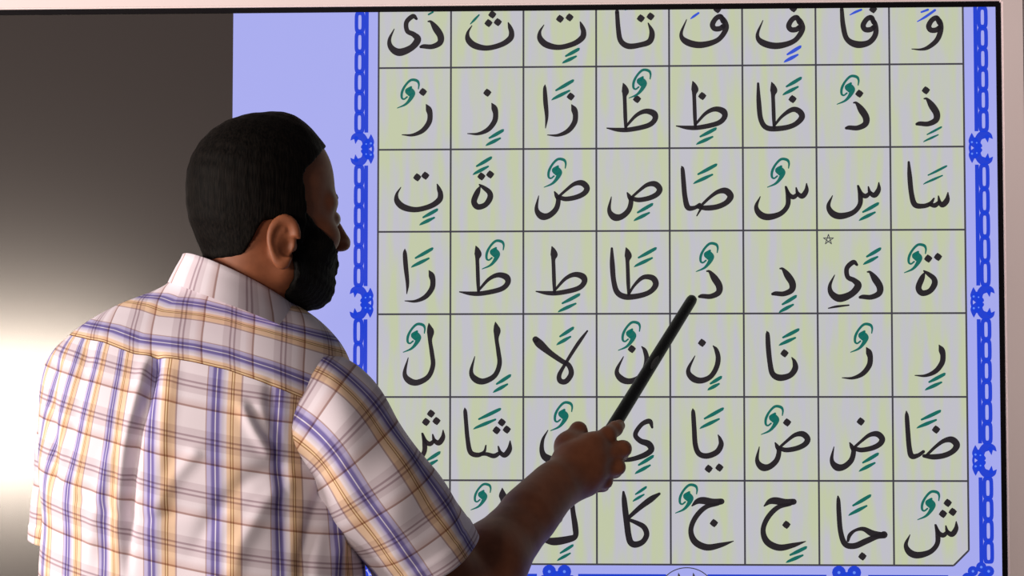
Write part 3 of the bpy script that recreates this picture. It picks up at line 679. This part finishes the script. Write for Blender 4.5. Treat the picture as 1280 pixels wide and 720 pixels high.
def grid_mesh(name, P, UV, mt, parent, close_u=True):
    nj, ni = P.shape[:2]; fs = []
    for j in range(nj-1):
        for i in range(ni-(0 if close_u else 1)):
            fs.append((j*ni+i, j*ni+(i+1) % ni, (j+1)*ni+(i+1) % ni, (j+1)*ni+i))
    me = bpy.data.meshes.new(name); me.from_pydata(P.reshape(-1, 3).tolist(), [], fs); me.update()
    me.polygons.foreach_set('use_smooth', [True]*len(me.polygons))
    l = me.uv_layers.new(name='UVMap'); uvf = []
    UVl = UV.tolist()
    for j in range(nj-1):
        for i in range(ni-(0 if close_u else 1)):
            i2 = (i+1) % ni
            a, b, c_, d = UVl[j][i], UVl[j][i2], UVl[j+1][i2], UVl[j+1][i]
            if i2 == 0 and close_u: b = [a[0]+0.02, b[1]]; c_ = [d[0]+0.02, c_[1]]
            uvf += a+b+c_+d
    l.data.foreach_set('uv', uvf)
    o = link(name, me, mt, parent)
    return o
NI = 400
TH = np.linspace(-math.pi, math.pi, NI, endpoint=False)
u_white = None
def build_torso(lower):
    NJ = 190 if lower else 60
    zb_, zt_ = ZS[0], ZS[-1]
    P = np.zeros((NJ, NI, 3))
    for j in range(NJ):
        t = j/(NJ-1); z = np.full(NI, zb_+(zt_-zb_)*0.7)
        for _ in range(8):
            x = tor(TH, z)[:, 0]; sz = np.minimum(seam_z(x), zt_-0.004)
            z = zb_+(sz-zb_)*t if lower else sz+(zt_-sz)*t
        P[j] = tor(TH, z)
    # arc length from the middle of the back
    i0 = NI//2; seg_ = np.linalg.norm(np.diff(P, axis=1), axis=2); cum = np.concatenate([np.zeros((NJ, 1)), np.cumsum(seg_, 1)], 1); arc = cum-cum[:, i0:i0+1]
    px, py = to_px(P[:, i0])
    N = np.cross(np.gradient(P, axis=1), np.gradient(P, axis=0)); N /= np.linalg.norm(N, axis=2)[..., None]+1e-9
    out = N*np.sign((N[..., 1:2]*np.cos(TH)[None, :, None]*-1+N[..., 0:1]*np.sin(TH)[None, :, None])+1e-9)
    d = fold(P)*(np.cos(TH)[None] > -0.1)
    d += 0.0018*np.sin(P[..., 0]*38+P[..., 2]*21)*np.sin(P[..., 2]*33-P[..., 0]*17)
    if lower:
        d *= 1.0
        rl = sst(450, 640, to_px(P)[1]); k1 = 1.45-0.32*rl; k2 = 2.3-0.85*rl
        u = np.where(arc > -0.02, arc, np.where(arc > -0.07, -0.02+(arc+0.02)*k1, -0.02-0.05*k1+(arc+0.07)*k2)); xw = at(270, 560, TY-0.14)[0]
        off = (xw-P[:, i0, 0])[:, None]
        dx = P[..., 0]-at(267, 577, TY)[0]; v = P[..., 2]+0.20*dx-0.30*dx*dx
        vb = at(267, 577, TY-0.14)[2]
        UV = np.stack([(u-off)/PU+U0, -(v-vb)/PV+V0], -1)
        P2 = P+out*d[..., None]
        return P2, UV
    else:
        x = P[..., 0]; h = np.linalg.norm(np.diff(P, axis=0), axis=2); hc = np.concatenate([np.zeros((1, NI)), np.cumsum(h, 0)], 0)
        UV = np.stack([-(hc-0.0225)/PU+U0, (arc+0.18*hc)/PV+0.3], -1)
        P2 = P+out*(d*np.clip(1-hc/0.05, 0.25, 1)+0.0008)[..., None]
        return P2, UV
P2, UV = build_torso(True)
shirt = grid_mesh('shirt', P2, UV, m_plaid, person)
P2, UV = build_torso(False)
grid_mesh('yoke', P2, UV, m_plaid, shirt)

def tube(name, ctr, rad, dirs, ndir, uoff, voff, flip=1, nseg=64, nr=70, folds=(), squash=None):
    """a cloth tube along a bent arm; ctr rows of (px, py, depth)"""
    Cw = np.array([at(*c_) for c_ in ctr]); s = np.concatenate([[0], np.cumsum(np.linalg.norm(np.diff(Cw, axis=0), axis=1))])
    ss = np.linspace(0, s[-1], nr)
    def ip(A_):
        A_ = np.array(A_, float); A2 = A_.reshape(len(A_), -1)
        r = np.stack([np.interp(ss, s, A2[:, k]) for k in range(A2.shape[1])], 1)
        ks = 5; pd = np.vstack([2*r[:1]-r[ks:0:-1], r, 2*r[-1:]-r[-2:-ks-2:-1]])
        return np.stack([np.convolve(pd[:, k], np.ones(2*ks+1)/(2*ks+1), 'valid') for k in range(r.shape[1])], 1)
    cc_ = ip(Cw); rr = ip(rad)[:, 0]; dd = ip(dirs); dd /= np.linalg.norm(dd, axis=1)[:, None]
    P = np.zeros((nr, nseg, 3)); UV = np.zeros((nr, nseg, 2)); ph = np.linspace(-math.pi, math.pi, nseg, endpoint=False)
    toward = np.array([0, -1.0, 0])
    for j in range(nr):
        e1 = toward-dd[j]*(toward@dd[j]); e1 /= np.linalg.norm(e1); e2 = np.cross(dd[j], e1)*flip   # e1 faces the camera
        wob = 1+0.035*np.sin(ph*3+ss[j]*30)+0.02*np.sin(ph*5-ss[j]*55)
        P[j] = cc_[j]+rr[j]*wob[:, None]*(np.cos(ph)[:, None]*e1+np.sin(ph)[:, None]*e2)
        UV[j, :, 0] = (ph*0.068-uoff)/PU+U0; UV[j, :, 1] = (ss[j]-voff)/PV+V0
    d = np.zeros(P.shape[:2]); 
    for (sc_, pc_, amp, ws, wp) in folds: d += amp*np.exp(-((ss[:, None]-sc_)/ws)**2-((ph[None]-pc_)/wp)**2)
    n_ = P-cc_[:, None]; n_ /= np.linalg.norm(n_, axis=2)[..., None]; P += n_*d[..., None]
    return P, UV, cc_, n_
def sleeve(ctr, rad, dirs, uoff, voff, flip=1, folds=()):
    dw = []
    for (dx, dy, dz) in dirs: v = dx*RM[:, 0]-dy*RM[:, 2]+dz*RM[:, 1]; dw.append(v/np.linalg.norm(v))
    P, UV, cc_, n_ = tube('sleeve', ctr, rad, dw, None, uoff, voff, flip, folds=folds)
    # hem: a slightly thicker turned band, then the inside of the sleeve
    P[-7:] += n_[-7:]*0.0012
    inn = P[-25:][::-1]-n_[-25:][::-1]*0.003
    P = np.concatenate([P, inn]); UV = np.concatenate([UV, UV[-25:][::-1]])
    return grid_mesh('sleeve', P, UV, m_plaid, shirt)
sleeve([(372,505,-.535),(392,516,-.540),(425,545,-.545),(465,606,-.530),(500,650,-.505),(530,692,-.480),(538,705,-.473)], [.074,.0785,.0775,.0735,.071,.069,.069],
       [(.87,.50,.0),(.86,.50,0),(.70,.70,.03),(.53,.84,.15),(.48,.86,.2),(.47,.86,.22),(.47,.86,.22)], 0.008, 0.035, 1,
       [(0.10, -0.9, -0.006, .03, .5), (0.16, 1.2, 0.005, .03, .5), (0.20, -0.3, -0.004, .02, .5)])
sleeve([(118,462,-.46),(112,490,-.455),(108,540,-.45),(104,600,-.44),(99,660,-.43),(97,676,-.427)], [.058,.061,.061,.062,.064,.064],
       [(-.25,.95,.0),(-.1,1,0),(-.05,1,.05),(-.05,1,.05),(-.05,1,.05),(-.05,1,.05)], 0.02, 0.02, 1)

# collar: a folded band round the neck, low at the throat
def collar_ring(cx, cy, hx, hy, near, dep, ydep=HY, fy=0.02, n=96):
    R = []
    for a in np.linspace(-math.pi, math.pi, n, endpoint=False):
        c_, s_ = math.cos(a), math.sin(a)                      # c: towards the camera, s: towards the right (throat)
        R.append(at(cx+hx*s_, cy+hy*s_+near*c_, ydep+fy*s_-dep*c_))
    return np.array(R)
rows = [collar_ring(298,388,88.5,35,-3,.095), collar_ring(298.5,379,85,34,-6,.087), collar_ring(299,367,79,34,-9,.077), collar_ring(299.5,358,74,34,-11,.069),
        collar_ring(300,353.5,72,35,-12,.0665), collar_ring(300,353,70.5,35,-12,.065), collar_ring(300,357,69,35,-11,.0635), collar_ring(300,380,70,34,-8,.064)]
Pc = np.array(rows); n = Pc.shape[1]
arc = np.linspace(-0.23, 0.23, n); hcol = np.array([0, .008, .020, .029, .034, .036, .040, .060])
UVc = np.stack([np.tile((-(hcol-0.012))[:, None]/PU+U0+0.16, (1, n)), np.tile(arc[None]/PV*1.0+0.1, (len(hcol), 1))], -1)
UVc[..., 0] = np.where(hcol[:, None] < 0.03, 0.02-hcol[:, None]*1.5+0.07, 0.0)
grid_mesh('collar', Pc, UVc, m_plaid, shirt)

# ------------------------------------------------------------------ trousers, belt and shoes (below the frame)
hipc = at(256, 1000, TY); zhip = hipc[2]
T = Field((hipc[0]-0.28, TY-0.25, 0.0), (hipc[0]+0.28, TY+0.25, zhip+0.16), 0.006)
T.ell((hipc[0], TY+0.004, zhip), (0.180, 0.125, 0.13), None, 0.03)
for sg in (-1, 1):
    T.cone((hipc[0]+sg*0.085, TY, zhip-0.04), (hipc[0]+sg*0.105, TY+0.015, 0.50), 0.095, 0.072, 0.03)
    T.cone((hipc[0]+sg*0.105, TY+0.015, 0.50), (hipc[0]+sg*0.115, TY, 0.11), 0.072, 0.060, 0.03)
V, F = T.surface(); big_mesh('trousers', V, F, m_trous, person)
for sg in (-1, 1):
    X = Field((hipc[0]+sg*0.115-0.09, TY-0.14, -0.01), (hipc[0]+sg*0.115+0.09, TY+0.24, 0.16), 0.004)
    c0 = np.array([hipc[0]+sg*0.115, TY, 0])
    X.cone(c0+(0, -0.045, 0.050), c0+(sg*0.02, 0.15, 0.036), 0.040, 0.032, 0.02); X.cone(c0+(0, -0.02, 0.05), c0+(0, 0, 0.12), 0.042, 0.045, 0.02)
    X.ell(c0+(sg*0.015, 0.10, 0.030), (0.046, 0.085, 0.030), None, 0.02)
    X.f = np.maximum(X.f, (0.012-(X.lo[2]+X.res*np.arange(X.n[2])))[None, None, :].astype(np.float32))
    V, F = X.surface(); sh = big_mesh('shoe', V, F, m_shoe, person)
    pts = [(0.040*math.sin(t)*(1.15 if math.cos(t) > 0 else 0.95)+sg*0.014*(1 if math.cos(t) > 0 else 0), 0.052+0.138*math.cos(t)) for t in np.linspace(0, 2*math.pi, 32, endpoint=False)]
    vs = [(c0[0]+x, c0[1]+y, z) for z in (0.0, 0.016) for x, y in pts]
    fs = [tuple(range(31, -1, -1)), tuple(range(32, 64))]+[(k, (k+1) % 32, 32+(k+1) % 32, 32+k) for k in range(32)]
    mesh('sole', vs, fs, m_sole, sh)

# ------------------------------------------------------------------ the pointer
tipP = at(867, 371, -0.013); mid = at(766, 534, -0.155); ax = mid-tipP; L1 = np.linalg.norm(ax); ax /= L1
e1 = np.cross(ax, [0, 1, 0]); e1 /= np.linalg.norm(e1); e2 = np.cross(ax, e1)
prof_ = [(0.0, 0.0005), (0.0008, 0.0045), (0.003, 0.0068), (0.007, 0.0078), (0.012, 0.0080)] + [(0.012+(L1+0.055)*t, 0.0080+0.0020*t) for t in np.linspace(0.05, 1, 14)] + [(L1+0.071, 0.0085), (L1+0.073, 0.0005)]
vs, fs = [], []
for i, (d, r_) in enumerate(prof_):
    for k in range(28):
        t = 2*math.pi*k/28; vs.append(tipP+ax*d+r_*(math.cos(t)*e1+math.sin(t)*e2))
    if i: fs += [((i-1)*28+k, (i-1)*28+(k+1) % 28, i*28+(k+1) % 28, i*28+k) for k in range(28)]
st = mesh('pointer_stick', vs, fs, m_stick, None, True)
tag(st, "black tapered pointing stick held in the man's fist, tip on the chart", 'pointer')
# a worn patch on the shaft
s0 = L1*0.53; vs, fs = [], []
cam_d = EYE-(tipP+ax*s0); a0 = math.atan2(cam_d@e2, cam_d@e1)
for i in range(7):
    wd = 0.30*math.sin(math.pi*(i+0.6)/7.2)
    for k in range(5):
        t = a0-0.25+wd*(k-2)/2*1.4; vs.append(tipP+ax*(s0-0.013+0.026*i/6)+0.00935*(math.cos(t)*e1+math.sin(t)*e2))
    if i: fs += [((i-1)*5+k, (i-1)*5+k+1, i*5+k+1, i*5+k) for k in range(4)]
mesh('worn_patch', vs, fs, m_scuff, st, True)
